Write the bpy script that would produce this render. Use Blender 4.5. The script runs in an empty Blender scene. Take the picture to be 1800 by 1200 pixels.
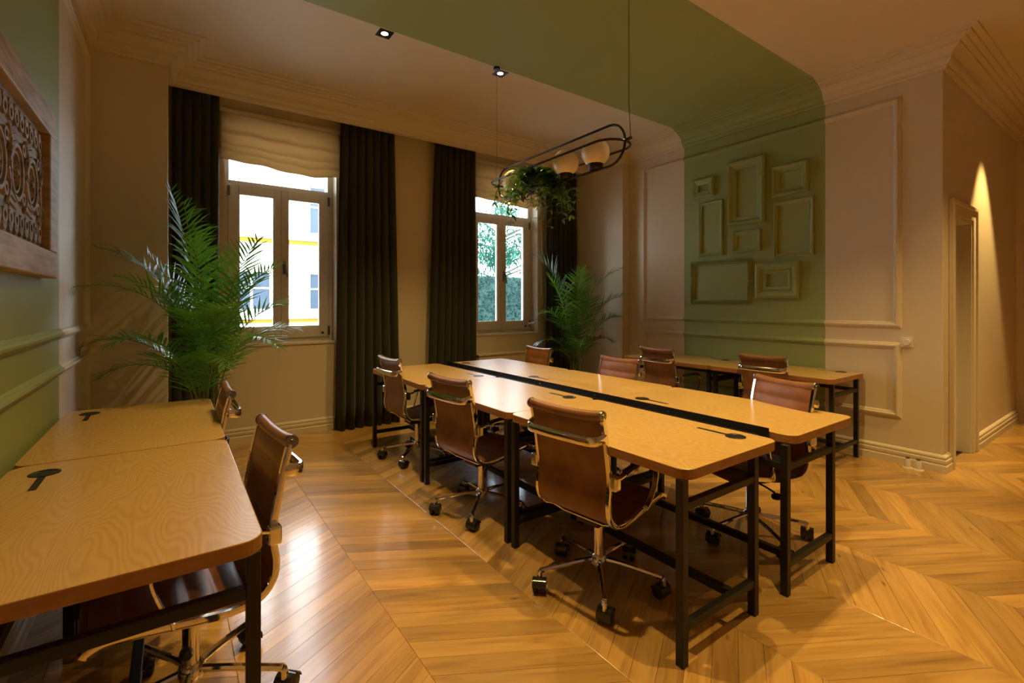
import bpy, math, random
from mathutils import Vector, Matrix
random.seed(7)
sc = bpy.context.scene
PI = math.pi
# ------------------------------------------------------------------ camera, world, sun, exposure
TH = math.radians(35.43); F = 836.7; HC = 1.38
cam_d = bpy.data.cameras.new('camera'); cam = bpy.data.objects.new('camera', cam_d); sc.collection.objects.link(cam)
cam.location = (0, 0, HC); cam.rotation_euler = (PI/2, 0, -TH)
cam_d.sensor_width = 36; cam_d.lens = F/1800*36; cam_d.shift_y = -66/1800; cam_d.clip_start = .05
sc.camera = cam
vs = sc.view_settings; vs.view_transform = 'Standard'; vs.look = 'None'; vs.gamma = 1; vs.use_curve_mapping = False
vs.exposure = 0.0
world = bpy.data.worlds.new('sky'); sc.world = world; world.use_nodes = True
wn = world.node_tree; bg = wn.nodes['Background']
bg.inputs['Color'].default_value = (.72, .84, 1, 1); bg.inputs['Strength'].default_value = 16.0
sun_d = bpy.data.lights.new('sun', 'SUN'); sun_d.energy = 5.0; sun_d.color = (1, .95, .86); sun_d.angle = .01
sun = bpy.data.objects.new('sun', sun_d); sc.collection.objects.link(sun)
sun.rotation_euler = (math.radians(48), 0, math.radians(-28))     # shines towards +Y: on the buildings across the yard
LAMP = (1, .66, .22)
SPOTS = [  # x, y, watts, seen
    (1.35, 3.62, 130, 1), (2.45, 3.63, 155, 1), (3.25, 1.60, 215, 0), (1.15, 1.75, 200, 0), (1.95, .70, 205, 0), (4.6, -.10, 250, 0)]
HALL_SPOTS = [(6.45, .78, 480)]
ZC = 3.5
# ------------------------------------------------------------------ helpers
COL = sc.collection
def tag(o, label=None, cat=None, group=None, kind=None):
    for k, v in (('label', label), ('category', cat), ('group', group), ('kind', kind)):
        if v: o[k] = v
    return o
def empty(name, loc=(0, 0, 0), rz=0, **kw):
    o = bpy.data.objects.new(name, None); COL.objects.link(o); o.location = loc; o.rotation_euler = (0, 0, rz)
    o.empty_display_size = .1
    return tag(o, **kw)
class MB:
    def __init__(s): s.v = []; s.f = []; s.mi = []; s.uv = None; s.m = 0
    def add(s, vs, fs):
        n = len(s.v); s.v += [tuple(p) for p in vs]; s.f += [tuple(i+n for i in f) for f in fs]; s.mi += [s.m]*len(fs); return s
    def box(s, x0, x1, y0, y1, z0, z1, mat=None):
        p = [(x, y, z) for z in (z0, z1) for y in (y0, y1) for x in (x0, x1)]
        if mat: p = [mat @ Vector(q) for q in p]
        return s.add(p, [(0, 2, 3, 1), (4, 5, 7, 6), (0, 1, 5, 4), (2, 6, 7, 3), (0, 4, 6, 2), (1, 3, 7, 5)])
    def prism(s, poly, z0, z1, axis='z', mat=None):
        # poly of 2D points counter-clockwise; axis z: (x,y)->z ; axis y: (x,z) ; axis x: (y,z)
        n = len(poly)
        def P(a, b, c): return {'z': (a, b, c), 'y': (a, c, b), 'x': (c, a, b)}[axis]
        p = [P(a, b, z0) for a, b in poly]+[P(a, b, z1) for a, b in poly]
        if mat: p = [mat @ Vector(q) for q in p]
        fs = [tuple(range(n-1, -1, -1)), tuple(range(n, 2*n))]+[(i, (i+1) % n, n+(i+1) % n, n+i) for i in range(n)]
        return s.add(p, fs)
    def sweep(s, path, prof, side=None, closed=False, caps=True, scale=None):
        # path of 3D points, prof of 2D points (a along side, b along normal). side fixed or transported
        P = [Vector(p) for p in path]; n = len(P); k = len(prof); vs = []
        prev = None
        for i in range(n):
            if closed: t = (P[(i+1) % n]-P[i-1])
            else: t = P[min(i+1, n-1)]-P[max(i-1, 0)]
            t.normalize()
            if side is not None: a = Vector(side); a = a-a.dot(t)*t
            elif prev is None:
                a = Vector((0, 0, 1)) if abs(t.z) < .9 else Vector((1, 0, 0)); a = a-a.dot(t)*t
            else: a = prev-prev.dot(t)*t
            a.normalize(); prev = a.copy(); b = t.cross(a)
            q = scale[i] if scale else 1
            vs += [P[i]+a*(u*q)+b*(w*q) for u, w in prof]
        fs = []
        for i in range(n if closed else n-1):
            j = (i+1) % n
            for m in range(k):
                fs.append((i*k+m, i*k+(m+1) % k, j*k+(m+1) % k, j*k+m))
        if caps and not closed:
            fs.append(tuple(range(k-1, -1, -1))); fs.append(tuple((n-1)*k+m for m in range(k)))
        return s.add(vs, fs)
    def tube(s, path, r, seg=8, closed=False, scale=None, caps=True):
        return s.sweep(path, [(r*math.cos(2*PI*i/seg), r*math.sin(2*PI*i/seg)) for i in range(seg)], None, closed, caps, scale)
    def lathe(s, prof, seg=16, loc=(0, 0, 0), mat=None):
        vs = []; fs = []; n = len(prof)
        for i in range(seg):
            c, q = math.cos(2*PI*i/seg), math.sin(2*PI*i/seg)
            vs += [(r*c, r*q, z) for r, z in prof]
        for i in range(seg):
            j = (i+1) % seg
            for m in range(n-1): fs.append((i*n+m, j*n+m, j*n+m+1, i*n+m+1))
        if prof[0][0] > 1e-6: fs.append(tuple(i*n for i in range(seg-1, -1, -1)))
        if prof[-1][0] > 1e-6: fs.append(tuple(i*n+n-1 for i in range(seg)))
        M = mat or Matrix.Translation(loc)
        return s.add([M @ Vector(v) for v in vs], fs)
    def mesh(s, name, mats, smooth=False, bevel=0):
        me = bpy.data.meshes.new(name); me.from_pydata(s.v, [], s.f)
        if not isinstance(mats, (list, tuple)): mats = [mats]
        for m in mats: me.materials.append(m)
        if len(mats) > 1: me.polygons.foreach_set('material_index', s.mi)
        if smooth:
            me.polygons.foreach_set('use_smooth', [True]*len(me.polygons))
        me.update(); me.validate()
        if smooth and smooth is not True: me.set_sharp_from_angle(angle=smooth)
        return me
    def build(s, name, mats, parent=None, smooth=False, bevel=0, seg=2, loc=None, **kw):
        o = bpy.data.objects.new(name, s.mesh(name, mats, smooth)); COL.objects.link(o)
        if parent: o.parent = parent
        if loc: o.location = loc
        if bevel:
            b = o.modifiers.new('bevel', 'BEVEL'); b.width = bevel; b.segments = seg; b.limit_method = 'ANGLE'; b.angle_limit = .7
        return tag(o, **kw)
SM = .7
def struct(name, mb, mat, parent=None, **kw):
    kw.setdefault('kind', 'structure' if parent is None else None)
    return mb.build(name, mat, parent, **kw)
def copy_tree(o, parent=None):
    c = o.copy(); COL.objects.link(c); c.parent = parent
    for ch in list(o.children): copy_tree(ch, c)
    return c
def catmull(pts, n=6):
    P = [Vector(p) for p in pts]; out = []
    for i in range(len(P)-1):
        a, b, c, d = P[max(i-1, 0)], P[i], P[i+1], P[min(i+2, len(P)-1)]
        for k in range(n):
            t = k/n
            out.append(.5*((2*b)+(c-a)*t+(2*a-5*b+4*c-d)*t*t+(3*b-a-3*c+d)*t**3))
    out.append(P[-1]); return out
def rrect(x0, x1, y0, y1, r, seg=6):
    out = []
    for cx, cy, a in ((x1-r, y1-r, 0), (x0+r, y1-r, 90), (x0+r, y0+r, 180), (x1-r, y0+r, 270)):
        for i in range(seg+1):
            t = math.radians(a+90*i/seg); out.append((cx+r*math.cos(t), cy+r*math.sin(t)))
    return out
# ------------------------------------------------------------------ materials
def mat(name, col=(.5, .5, .5), rough=.5, metal=0, spec=.5, coat=0, coat_rough=.1, sheen=0):
    m = bpy.data.materials.new(name); m.use_nodes = True; b = m.node_tree.nodes['Principled BSDF']
    b.inputs['Base Color'].default_value = (*col, 1); b.inputs['Roughness'].default_value = rough
    b.inputs['Metallic'].default_value = metal; b.inputs['Specular IOR Level'].default_value = spec
    b.inputs['Coat Weight'].default_value = coat; b.inputs['Coat Roughness'].default_value = coat_rough
    b.inputs['Sheen Weight'].default_value = sheen
    return m
def nd(m, typ, **kw):
    n = m.node_tree.nodes.new(typ)
    for k, v in kw.items():
        if k in n.inputs.keys(): n.inputs[k].default_value = v
        else: setattr(n, k, v)
    return n
def ln(m, a, b): m.node_tree.links.new(a, b)
def bsdf(m): return m.node_tree.nodes['Principled BSDF']
def ramp(m, stops):
    r = nd(m, 'ShaderNodeValToRGB'); e = r.color_ramp.elements
    while len(e) < len(stops): e.new(.5)
    for i, (p, c) in enumerate(stops): e[i].position = p; e[i].color = (*c, 1)
    return r
def bump(m, src, strength=.1, dist=.01):
    b = nd(m, 'ShaderNodeBump'); b.inputs['Strength'].default_value = strength; b.inputs['Distance'].default_value = dist
    ln(m, src, b.inputs['Height']); ln(m, b.outputs['Normal'], bsdf(m).inputs['Normal'])
def noise_mix(m, c0, c1, scale=5, detail=4, vec=None, bump_s=0, dist=.002):
    tc = nd(m, 'ShaderNodeTexCoord'); n = nd(m, 'ShaderNodeTexNoise'); n.inputs['Scale'].default_value = scale; n.inputs['Detail'].default_value = detail
    if vec:
        mp = nd(m, 'ShaderNodeMapping'); mp.inputs['Scale'].default_value = vec; ln(m, tc.outputs['Object'], mp.inputs['Vector']); ln(m, mp.outputs['Vector'], n.inputs['Vector'])
    else: ln(m, tc.outputs['Object'], n.inputs['Vector'])
    r = ramp(m, [(.3, c0), (.7, c1)]); ln(m, n.outputs['Fac'], r.inputs['Fac']); ln(m, r.outputs['Color'], bsdf(m).inputs['Base Color'])
    if bump_s: bump(m, n.outputs['Fac'], bump_s, dist)
    return m
CREAM = (.66, .57, .43); GREEN = (.295, .36, .145)
def paint(name, base, y0=None, y1=None, stripe=GREEN):
    m = mat(name, base, .55, spec=.3)
    tc = nd(m, 'ShaderNodeTexCoord'); n = nd(m, 'ShaderNodeTexNoise', Scale=180.0, Detail=2.0); ln(m, tc.outputs['Object'], n.inputs['Vector'])
    bump(m, n.outputs['Fac'], .06, .002)
    if y0 is not None:       # a painted band between two world y values: two coats of real paint
        g = nd(m, 'ShaderNodeNewGeometry'); sx = nd(m, 'ShaderNodeSeparateXYZ'); ln(m, g.outputs['Position'], sx.inputs['Vector'])
        a = nd(m, 'ShaderNodeMath', operation='GREATER_THAN'); a.inputs[1].default_value = y0; ln(m, sx.outputs['Y'], a.inputs[0])
        b = nd(m, 'ShaderNodeMath', operation='LESS_THAN'); b.inputs[1].default_value = y1; ln(m, sx.outputs['Y'], b.inputs[0])
        c = nd(m, 'ShaderNodeMath', operation='MULTIPLY'); ln(m, a.outputs[0], c.inputs[0]); ln(m, b.outputs[0], c.inputs[1])
        mx = nd(m, 'ShaderNodeMix', data_type='RGBA'); ln(m, c.outputs[0], mx.inputs['Factor'])
        mx.inputs['A'].default_value = (*base, 1); mx.inputs['B'].default_value = (*stripe, 1)
        ln(m, mx.outputs['Result'], bsdf(m).inputs['Base Color'])
    return m
SY0, SY1 = 1.995, 3.555
M = {}
M['cream'] = paint('cream_paint', CREAM)
M['striped'] = paint('cream_paint_with_green_band', CREAM, SY0, SY1)
M['left'] = paint('left_wall_paint', CREAM, 1.9, 3.665)
M['green'] = paint('green_paint', GREEN)
M['black'] = mat('black_powder_coat', (.012, .011, .010), .45, spec=.4)
M['plastic'] = mat('black_plastic', (.010, .010, .010), .35)
M['chrome'] = mat('chrome', (.82, .80, .77), .07, 1)
M['steel'] = mat('dark_steel', (.25, .24, .23), .3, 1)
M['hood'] = mat('glossy_black_hood', (.02, .02, .02), .12, spec=.8)
M['lamp_metal'] = mat('bronze_black_metal', (.03, .022, .018), .3, .6)
M['pvc'] = mat('window_frame_paint', (.62, .565, .50), .4, spec=.4)
M['white'] = mat('white_plastic', (.72, .67, .57), .4)
M['opal'] = mat('opal_glass', (.83, .76, .66), .12, spec=.5)
bsdf(M['opal']).inputs['Subsurface Weight'].default_value = .3; bsdf(M['opal']).inputs['Subsurface Radius'].default_value = (.05, .04, .03)
def glass():
    m = bpy.data.materials.new('window_glass'); m.use_nodes = True; t = m.node_tree; t.nodes.clear()
    o = t.nodes.new('ShaderNodeOutputMaterial'); a = t.nodes.new('ShaderNodeBsdfTransparent'); g = t.nodes.new('ShaderNodeBsdfGlossy'); g.inputs['Roughness'].default_value = .02
    a.inputs['Color'].default_value = (.96, .98, .98, 1)
    f = t.nodes.new('ShaderNodeFresnel'); f.inputs['IOR'].default_value = 1.3; x = t.nodes.new('ShaderNodeMixShader')
    t.links.new(f.outputs[0], x.inputs[0]); t.links.new(a.outputs[0], x.inputs[1]); t.links.new(g.outputs[0], x.inputs[2]); t.links.new(x.outputs[0], o.inputs[0])
    return m
M['glass'] = glass()
def emis(name, col, s):
    m = mat(name, (.1, .1, .1)); b = bsdf(m); b.inputs['Emission Color'].default_value = (*col, 1); b.inputs['Emission Strength'].default_value = s; return m
M['lens'] = emis('lit_lamp_lens', (1, .8, .55), 9)
def leather():
    m = mat('brown_leather', (.17, .062, .022), .38, spec=.5)
    noise_mix(m, (.16, .064, .020), (.25, .105, .034), 9, 5)
    tc = nd(m, 'ShaderNodeTexCoord'); v = nd(m, 'ShaderNodeTexVoronoi', Scale=260.0); ln(m, tc.outputs['Object'], v.inputs['Vector']); bump(m, v.outputs['Distance'], .12, .001)
    return m
M['leather'] = leather()
def curtain():
    m = mat('olive_brown_curtain_cloth', (.040, .043, .029), .85, spec=.1, sheen=.15)
    tc = nd(m, 'ShaderNodeTexCoord'); n = nd(m, 'ShaderNodeTexNoise', Scale=350.0, Detail=2.0); ln(m, tc.outputs['Object'], n.inputs['Vector']); bump(m, n.outputs['Fac'], .2, .001)
    return m
M['curtain'] = curtain()
def linen():
    m = mat('linen_blind_cloth', (.52, .40, .25), .8, spec=.15)
    b = bsdf(m); b.inputs['Transmission Weight'].default_value = 0
    t = m.node_tree; tr = t.nodes.new('ShaderNodeBsdfTranslucent'); tr.inputs['Color'].default_value = (.55, .40, .22, 1); x = t.nodes.new('ShaderNodeMixShader'); x.inputs[0].default_value = .5
    o = t.nodes['Material Output']; t.links.new(b.outputs[0], x.inputs[1]); t.links.new(tr.outputs[0], x.inputs[2]); t.links.new(x.outputs[0], o.inputs[0])
    return m
M['linen'] = linen()
def leafmat(name, c0, c1, rough=.35, tr=.25):
    m = mat(name, c0, rough, spec=.5 if rough < .6 else .1); noise_mix(m, c0, c1, 6, 2)
    b = bsdf(m); t = m.node_tree; s = t.nodes.new('ShaderNodeBsdfTranslucent'); s.inputs['Color'].default_value = (c1[0]*1.6, c1[1]*1.6, c1[2], 1)
    x = t.nodes.new('ShaderNodeMixShader'); x.inputs[0].default_value = tr; o = t.nodes['Material Output']
    t.links.new(b.outputs[0], x.inputs[1]); t.links.new(s.outputs[0], x.inputs[2]); t.links.new(x.outputs[0], o.inputs[0])
    return m
M['palm'] = leafmat('palm_leaf', (.035, .13, .018), (.10, .27, .035))
M['palm_dark'] = leafmat('dark_palm_leaf', (.018, .06, .022), (.045, .12, .035))
M['stem'] = mat('palm_stem', (.16, .20, .05), .5)
M['ivy'] = leafmat('trailing_leaf', (.02, .06, .012), (.06, .13, .03))
M['soil'] = mat('soil', (.03, .02, .012), .9)
M['pot'] = mat('dark_pot', (.035, .03, .026), .5)
def oak(name, c0, c1, c2, rough=.32):
    # tabletop oak: cathedral figure stretched along the table length (local y)
    m = mat(name, c1, rough, spec=.45, coat=.25, coat_rough=.22)
    tc = nd(m, 'ShaderNodeTexCoord'); oi = nd(m, 'ShaderNodeObjectInfo')
    ad = nd(m, 'ShaderNodeVectorMath', operation='MULTIPLY_ADD'); ad.inputs[1].default_value = (1, 1, 1)
    cb = nd(m, 'ShaderNodeCombineXYZ'); mu = nd(m, 'ShaderNodeMath', operation='MULTIPLY'); mu.inputs[1].default_value = 37.0
    ln(m, oi.outputs['Random'], mu.inputs[0]); ln(m, mu.outputs[0], cb.inputs['X']); ln(m, mu.outputs[0], cb.inputs['Y'])
    ln(m, tc.outputs['Object'], ad.inputs[0]); ln(m, cb.outputs[0], ad.inputs[2])
    mp = nd(m, 'ShaderNodeMapping'); mp.inputs['Scale'].default_value = (2.6, .75, 1); ln(m, ad.outputs[0], mp.inputs['Vector'])
    n1 = nd(m, 'ShaderNodeTexNoise', Scale=1.6, Detail=2.0, Roughness=.45); ln(m, mp.outputs[0], n1.inputs['Vector'])
    k = nd(m, 'ShaderNodeMath', operation='MULTIPLY'); k.inputs[1].default_value = 240.0; ln(m, n1.outputs['Fac'], k.inputs[0])
    sn = nd(m, 'ShaderNodeMath', operation='SINE'); ln(m, k.outputs[0], sn.inputs[0])
    mp2 = nd(m, 'ShaderNodeMapping'); mp2.inputs['Scale'].default_value = (120, 9, 1); ln(m, ad.outputs[0], mp2.inputs['Vector'])
    n2 = nd(m, 'ShaderNodeTexNoise', Scale=1.0, Detail=3.0); ln(m, mp2.outputs[0], n2.inputs['Vector'])
    mr = nd(m, 'ShaderNodeMapRange'); mr.inputs['From Min'].default_value = -1; ln(m, sn.outputs[0], mr.inputs['Value'])
    mx = nd(m, 'ShaderNodeMix', data_type='FLOAT'); mx.inputs['Factor'].default_value = .5; ln(m, mr.outputs[0], mx.inputs['A']); ln(m, n2.outputs['Fac'], mx.inputs['B'])
    r = ramp(m, [(.15, c0), (.5, c1), (.85, c2)]); ln(m, mx.outputs['Result'], r.inputs['Fac']); ln(m, r.outputs['Color'], bsdf(m).inputs['Base Color'])
    pw = nd(m, 'ShaderNodeMath', operation='POWER'); pw.inputs[1].default_value = 5.0; ln(m, mr.outputs[0], pw.inputs[0])
    bump(m, pw.outputs[0], -.35, .0012)
    return m
M['oak'] = oak('oak_tabletop', (.47, .29, .085), (.53, .34, .108), (.57, .37, .125))
M['oak_edge'] = noise_mix(mat('oak_edge_band', (.40, .2, .07), .4), (.27, .115, .03), (.33, .15, .042), 14, 3, (1, .2, 4))
def plank_mat():
    m = mat('oak_parquet', (.5, .3, .12), .3, spec=.5, coat=1.0, coat_rough=.15)
    uv = nd(m, 'ShaderNodeUVMap'); uv.uv_map = 'grain'
    at = nd(m, 'ShaderNodeAttribute'); at.attribute_name = 'tone'
    mp = nd(m, 'ShaderNodeMapping'); mp.inputs['Scale'].default_value = (2.2, 26, 1); ln(m, uv.outputs[0], mp.inputs['Vector'])
    n = nd(m, 'ShaderNodeTexNoise', Scale=1.0, Detail=5.0, Roughness=.6, Distortion=.8); ln(m, mp.outputs[0], n.inputs['Vector'])
    mp2 = nd(m, 'ShaderNodeMapping'); mp2.inputs['Scale'].default_value = (5, 160, 1); ln(m, uv.outputs[0], mp2.inputs['Vector'])
    n2 = nd(m, 'ShaderNodeTexNoise', Scale=1.0, Detail=2.0); ln(m, mp2.outputs[0], n2.inputs['Vector'])
    r = ramp(m, [(.25, (.28, .14, .032)), (.48, (.46, .262, .070)), (.75, (.57, .34, .102))]); ln(m, n.outputs['Fac'], r.inputs['Fac'])
    # knots
    mp3 = nd(m, 'ShaderNodeMapping'); mp3.inputs['Scale'].default_value = (3.2, 9, 1); ln(m, uv.outputs[0], mp3.inputs['Vector'])
    vo = nd(m, 'ShaderNodeTexVoronoi', Scale=1.0); ln(m, mp3.outputs[0], vo.inputs['Vector'])
    rk = ramp(m, [(.03, (.25, .2, .15)), (.10, (1, 1, 1))]); ln(m, vo.outputs['Distance'], rk.inputs['Fac'])
    m1 = nd(m, 'ShaderNodeMix', data_type='RGBA', blend_type='MULTIPLY'); m1.inputs['Factor'].default_value = 1; ln(m, r.outputs['Color'], m1.inputs['A']); ln(m, at.outputs['Color'], m1.inputs['B'])
    m2 = nd(m, 'ShaderNodeMix', data_type='RGBA', blend_type='MULTIPLY'); m2.inputs['Factor'].default_value = .8; ln(m, m1.outputs['Result'], m2.inputs['A']); ln(m, rk.outputs['Color'], m2.inputs['B'])
    ln(m, m2.outputs['Result'], bsdf(m).inputs['Base Color'])
    rr = nd(m, 'ShaderNodeMapRange'); rr.inputs['To Min'].default_value = .24; rr.inputs['To Max'].default_value = .40; ln(m, n2.outputs['Fac'], rr.inputs['Value']); ln(m, rr.outputs[0], bsdf(m).inputs['Roughness'])
    bump(m, n2.outputs['Fac'], .12, .002)
    return m
M['plank'] = plank_mat()
M['gap'] = mat('dark_joint', (.05, .025, .01), .9)
def carved():
    m = mat('weathered_carved_wood', (.2, .15, .1), .7)
    noise_mix(m, (.16, .135, .105), (.42, .36, .29), 7, 6, (1, 1, 6), .3, .004); return m
M['carved'] = carved()
M['carved_frame'] = noise_mix(mat('weathered_frame_wood', (.3, .2, .1), .6), (.28, .20, .12), (.50, .39, .26), 5, 6, (1, 1, 9), .25, .003)
# ------------------------------------------------------------------ room shell
XL, XR, YP, YB, YW, XP, XRP, YRP, YH, XH = -.525, 5.14, 4.75, 5.11, 5.45, -.036, 5.0, 4.42, 1.13, 8.1
YN = -2.6
BZ = 3.31
struct('wall_left', MB().box(XL-.2, XL, YN, YP, 0, ZC), M['left'])
p = struct('wall_pier_left', MB().box(XL-.2, XP, YP, YW+.4, 0, ZC), M['cream'], bevel=.004)
p = struct('wall_pier_right', MB().box(XRP, XR+.2, YRP, YW+.4, 0, ZC), M['cream'], bevel=.004)
struct('wall_right', MB().box(XR, XR+.2, YH, YRP, 0, ZC), M['striped'], bevel=.006)
# window wall with two openings
W1, W2, WW, WZ0, WZ1 = .943, 3.800, .535, .97, 3.24
def opening_wall():
    m = MB(); xs = [XP, W1-WW, W1+WW, W2-WW, W2+WW, XRP]
    for a, b in ((0, 1), (2, 3), (4, 5)): m.box(xs[a], xs[b], YW, YW+.4, 0, ZC)
    for c in (W1, W2): m.box(c-WW, c+WW, YW, YW+.4, 0, WZ0); m.box(c-WW, c+WW, YW, YW+.4, WZ1, ZC)
    return m
struct('wall_window', opening_wall(), M['cream'])
struct('wall_bulkhead', MB().box(XP, XRP, YB, YB+.08, BZ, ZC), M['cream'])
# hall to the right of the green wall
DX0, DX1, DZ = 5.42, 6.02, 2.14
m = MB().box(XR+.195, DX0, YH, YH+.2, 0, ZC).box(DX1, XH, YH, YH+.2, 0, ZC).box(DX0, DX1, YH, YH+.2, DZ, ZC)
struct('wall_hall', m, M['cream'])
struct('wall_hall_end', MB().box(XH, XH+.2, YN, YH+.2, 0, ZC), M['cream'])
struct('wall_rear', MB().box(XL-.2, XH+.2, YN-.2, YN, 0, ZC), M['cream'])
struct('wall_side_room', MB().box(5.34, 6.5, 2.4, 2.5, 0, ZC).box(6.4, 6.5, YH+.2, 2.4, 0, ZC), M['cream'])
struct('ceiling', MB().box(XL-.2, XH+.2, YN-.2, YW+.4, ZC, ZC+.2), M['striped'])
# ------------------------------------------------------------------ parquet floor: chevron boards
floor = struct('floor', MB().box(XL-.2, XH+.2, YN-.2, YW+.4, -.1, -.006), M['gap'])
def project(x, y, z):
    d = x*math.sin(TH)+y*math.cos(TH); l = x*math.cos(TH)-y*math.sin(TH)
    if d < .3: return None
    return 900+F*l/d, 534-F*(z-HC)/d, d
CW, PS = .5855, .1075; X00 = .780
def clip(poly, x0, x1, y0, y1):
    for ax, lim, sg in ((0, x0, 1), (0, x1, -1), (1, y0, 1), (1, y1, -1)):
        out = []
        for i in range(len(poly)):
            a, b = poly[i], poly[(i+1) % len(poly)]; da, db = sg*(a[ax]-lim), sg*(b[ax]-lim)
            if da >= 0: out.append(a)
            if (da >= 0) != (db >= 0):
                t = da/(da-db); out.append((a[0]+(b[0]-a[0])*t, a[1]+(b[1]-a[1])*t))
        poly = out
        if len(poly) < 3: return []
    return poly
planks = []; G = .0006
for c in range(-3, 14):
    xa, xb = X00+c*CW, X00+(c+1)*CW
    if xb < XL or xa > XH: continue
    sl = (-1 if c % 2 == 0 else 1)*math.tan(math.radians(30))
    for k in range(-40, 75):
        ya = k*PS; yb = ya+PS; e = sl*CW
        y_hi = 5.46 if xa < XR-.05 else YH+.05
        poly = [(xa+G, ya+G), (xb-G, ya+e+G), (xb-G, yb+e-G), (xa+G, yb-G)]
        if min(p[1] for p in poly) > y_hi or max(p[1] for p in poly) < YN: continue
        poly = clip(poly, XL+.001, XH, YN, y_hi+.0)
        if len(poly) < 3: continue
        cx = sum(p[0] for p in poly)/len(poly); cy = sum(p[1] for p in poly)/len(poly)
        q = project(cx, cy, 0); s = 0
        if q and -60 < q[0] < 1860 and 690 < q[1] < 1290:
            s = 1/q[2]**3
            if cx < .2 and cy < 3.8: s *= .1
            if 1.6 < cx < 3.05 and 1.2 < cy < 4.5: s *= .35
        planks.append((s, poly, sl, xa, ya))
planks.sort(key=lambda t: -t[0])
def plank_geo(poly, sl):
    n = len(poly); cx = sum(p[0] for p in poly)/n; cy = sum(p[1] for p in poly)/n
    def ins(p, d):
        v = Vector((cx-p[0], cy-p[1])); l = v.length or 1; return (p[0]+v.x/l*d, p[1]+v.y/l*d)
    dz = random.uniform(-.0004, .0)
    vs = [(x, y, -.006) for x, y in poly]+[(x, y, -.0007+dz) for x, y in poly]+[(*ins(p, .002), dz) for p in poly]
    fs = [(i, (i+1) % n, n+(i+1) % n, n+i) for i in range(n)]+[(n+i, n+(i+1) % n, 2*n+(i+1) % n, 2*n+i) for i in range(n)]+[tuple(range(2*n, 3*n))]
    a = math.atan(sl); c, s = math.cos(a), math.sin(a); ox, oy = random.uniform(0, 50), random.uniform(0, 50)
    uv = [(c*x+s*y+ox, -s*x+c*y+oy) for x, y, z in vs]
    g = random.gauss(0, 1); t = max(.62, min(1.3, 1+.15*g)); w = random.uniform(-.05, .05)
    return vs, fs, uv, (t*(1+w*.4), t, t*(1-w), 1)
def plank_mesh(name, items):
    me = bpy.data.meshes.new(name); V = []; Fc = []; U = []; T = []
    for poly, sl in items:
        vs, fs, uv, t = plank_geo(poly, sl); n = len(V); V += vs; Fc += [tuple(i+n for i in f) for f in fs]; U += uv; T += [t]*len(vs)
    me.from_pydata(V, [], Fc); me.materials.append(M['plank'])
    ul = me.uv_layers.new(name='grain'); ca = me.color_attributes.new('tone', 'FLOAT_COLOR', 'POINT')
    idx = [0]*len(me.loops); me.loops.foreach_get('vertex_index', idx)
    ul.data.foreach_set('uv', [c for i in idx for c in U[i]]); ca.data.foreach_set('color', [c for t in T for c in t])
    return me
for s, poly, sl, xa, ya in planks[:300]:
    o = bpy.data.objects.new('plank', plank_mesh('plank', [(poly, sl)])); COL.objects.link(o); o.parent = floor
o = bpy.data.objects.new('parquet_planks', plank_mesh('parquet_planks', [(t[1], t[2]) for t in planks[300:]])); COL.objects.link(o); o.parent = floor; o['kind'] = 'stuff'
# ------------------------------------------------------------------ cornice, baseboards, panel mouldings
def offset_path(path, d):
    # path polyline with the room on its right-hand side; returns points moved d into the room, mitred
    out = []; n = len(path)
    for i in range(n):
        N = []
        for a, b in ((i-1, i), (i, i+1)):
            if a < 0 or b >= n: continue
            t = Vector(path[b])-Vector(path[a]); t.normalize(); N.append(Vector((t.y, -t.x)))
        if len(N) == 1: v = N[0]
        else: s = N[0]+N[1]; v = s/ (1+N[0].dot(N[1]))
        out.append((path[i][0]+v.x*d, path[i][1]+v.y*d))
    return out
def run_profile(path, prof):
    m = MB(); n = len(path); k = len(prof); lines = [offset_path(path, d) for d, z in prof]
    vs = [(*lines[j][i], prof[j][1]) for i in range(n) for j in range(k)]
    fs = [(i*k+j, (i+1)*k+j, (i+1)*k+(j+1) % k, i*k+(j+1) % k) for i in range(n-1) for j in range(k)]
    fs += [tuple(range(k)), tuple((n-1)*k+j for j in range(k-1, -1, -1))]
    return m.add(vs, fs)
def seg_path(pts): return pts
CP = [(-.002, BZ-.012), (.022, BZ-.012), (.03, BZ+.002), (.03, BZ+.018), (.05, BZ+.03), (.06, BZ+.045), (.066, BZ+.075), (.085, BZ+.10), (.12, BZ+.122), (.128, BZ+.122), (.132, BZ+.14), (.165, BZ+.146), (.17, BZ+.158), (.205, BZ+.16), (.21, BZ+.175), (.25, BZ+.178), (.255, ZC+.001), (-.002, ZC+.001)]
struct('trim_1', run_profile([(XL, YN), (XL, YP), (XP, YP), (XP, YB), (XRP, YB), (XRP, YRP), (XR, YRP), (XR, YH), (XH, YH), (XH, YN)], CP), M['striped'])
BP = [(-.002, 0), (.030, 0), (.030, .055), (.022, .062), (.022, .068), (.027, .078), (.027, .098), (.019, .104), (.019, .110), (.022, .118), (.020, .128), (.008, .140), (-.002, .142)]
struct('baseboard_left', run_profile([(XL, YN), (XL, YP), (XP, YP), (XP, YW)], BP), M['cream'])
struct('baseboard_window', run_profile([(XP, YW), (XRP, YW)], BP), M['cream'])
struct('baseboard_right', run_profile([(XRP, YW), (XRP, YRP), (XR, YRP), (XR, YH), (DX0-.11, YH)], BP), M['cream'])
struct('baseboard_hall', run_profile([(DX1+.13, YH), (XH, YH), (XH, YN)], BP), M['cream'])
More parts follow.
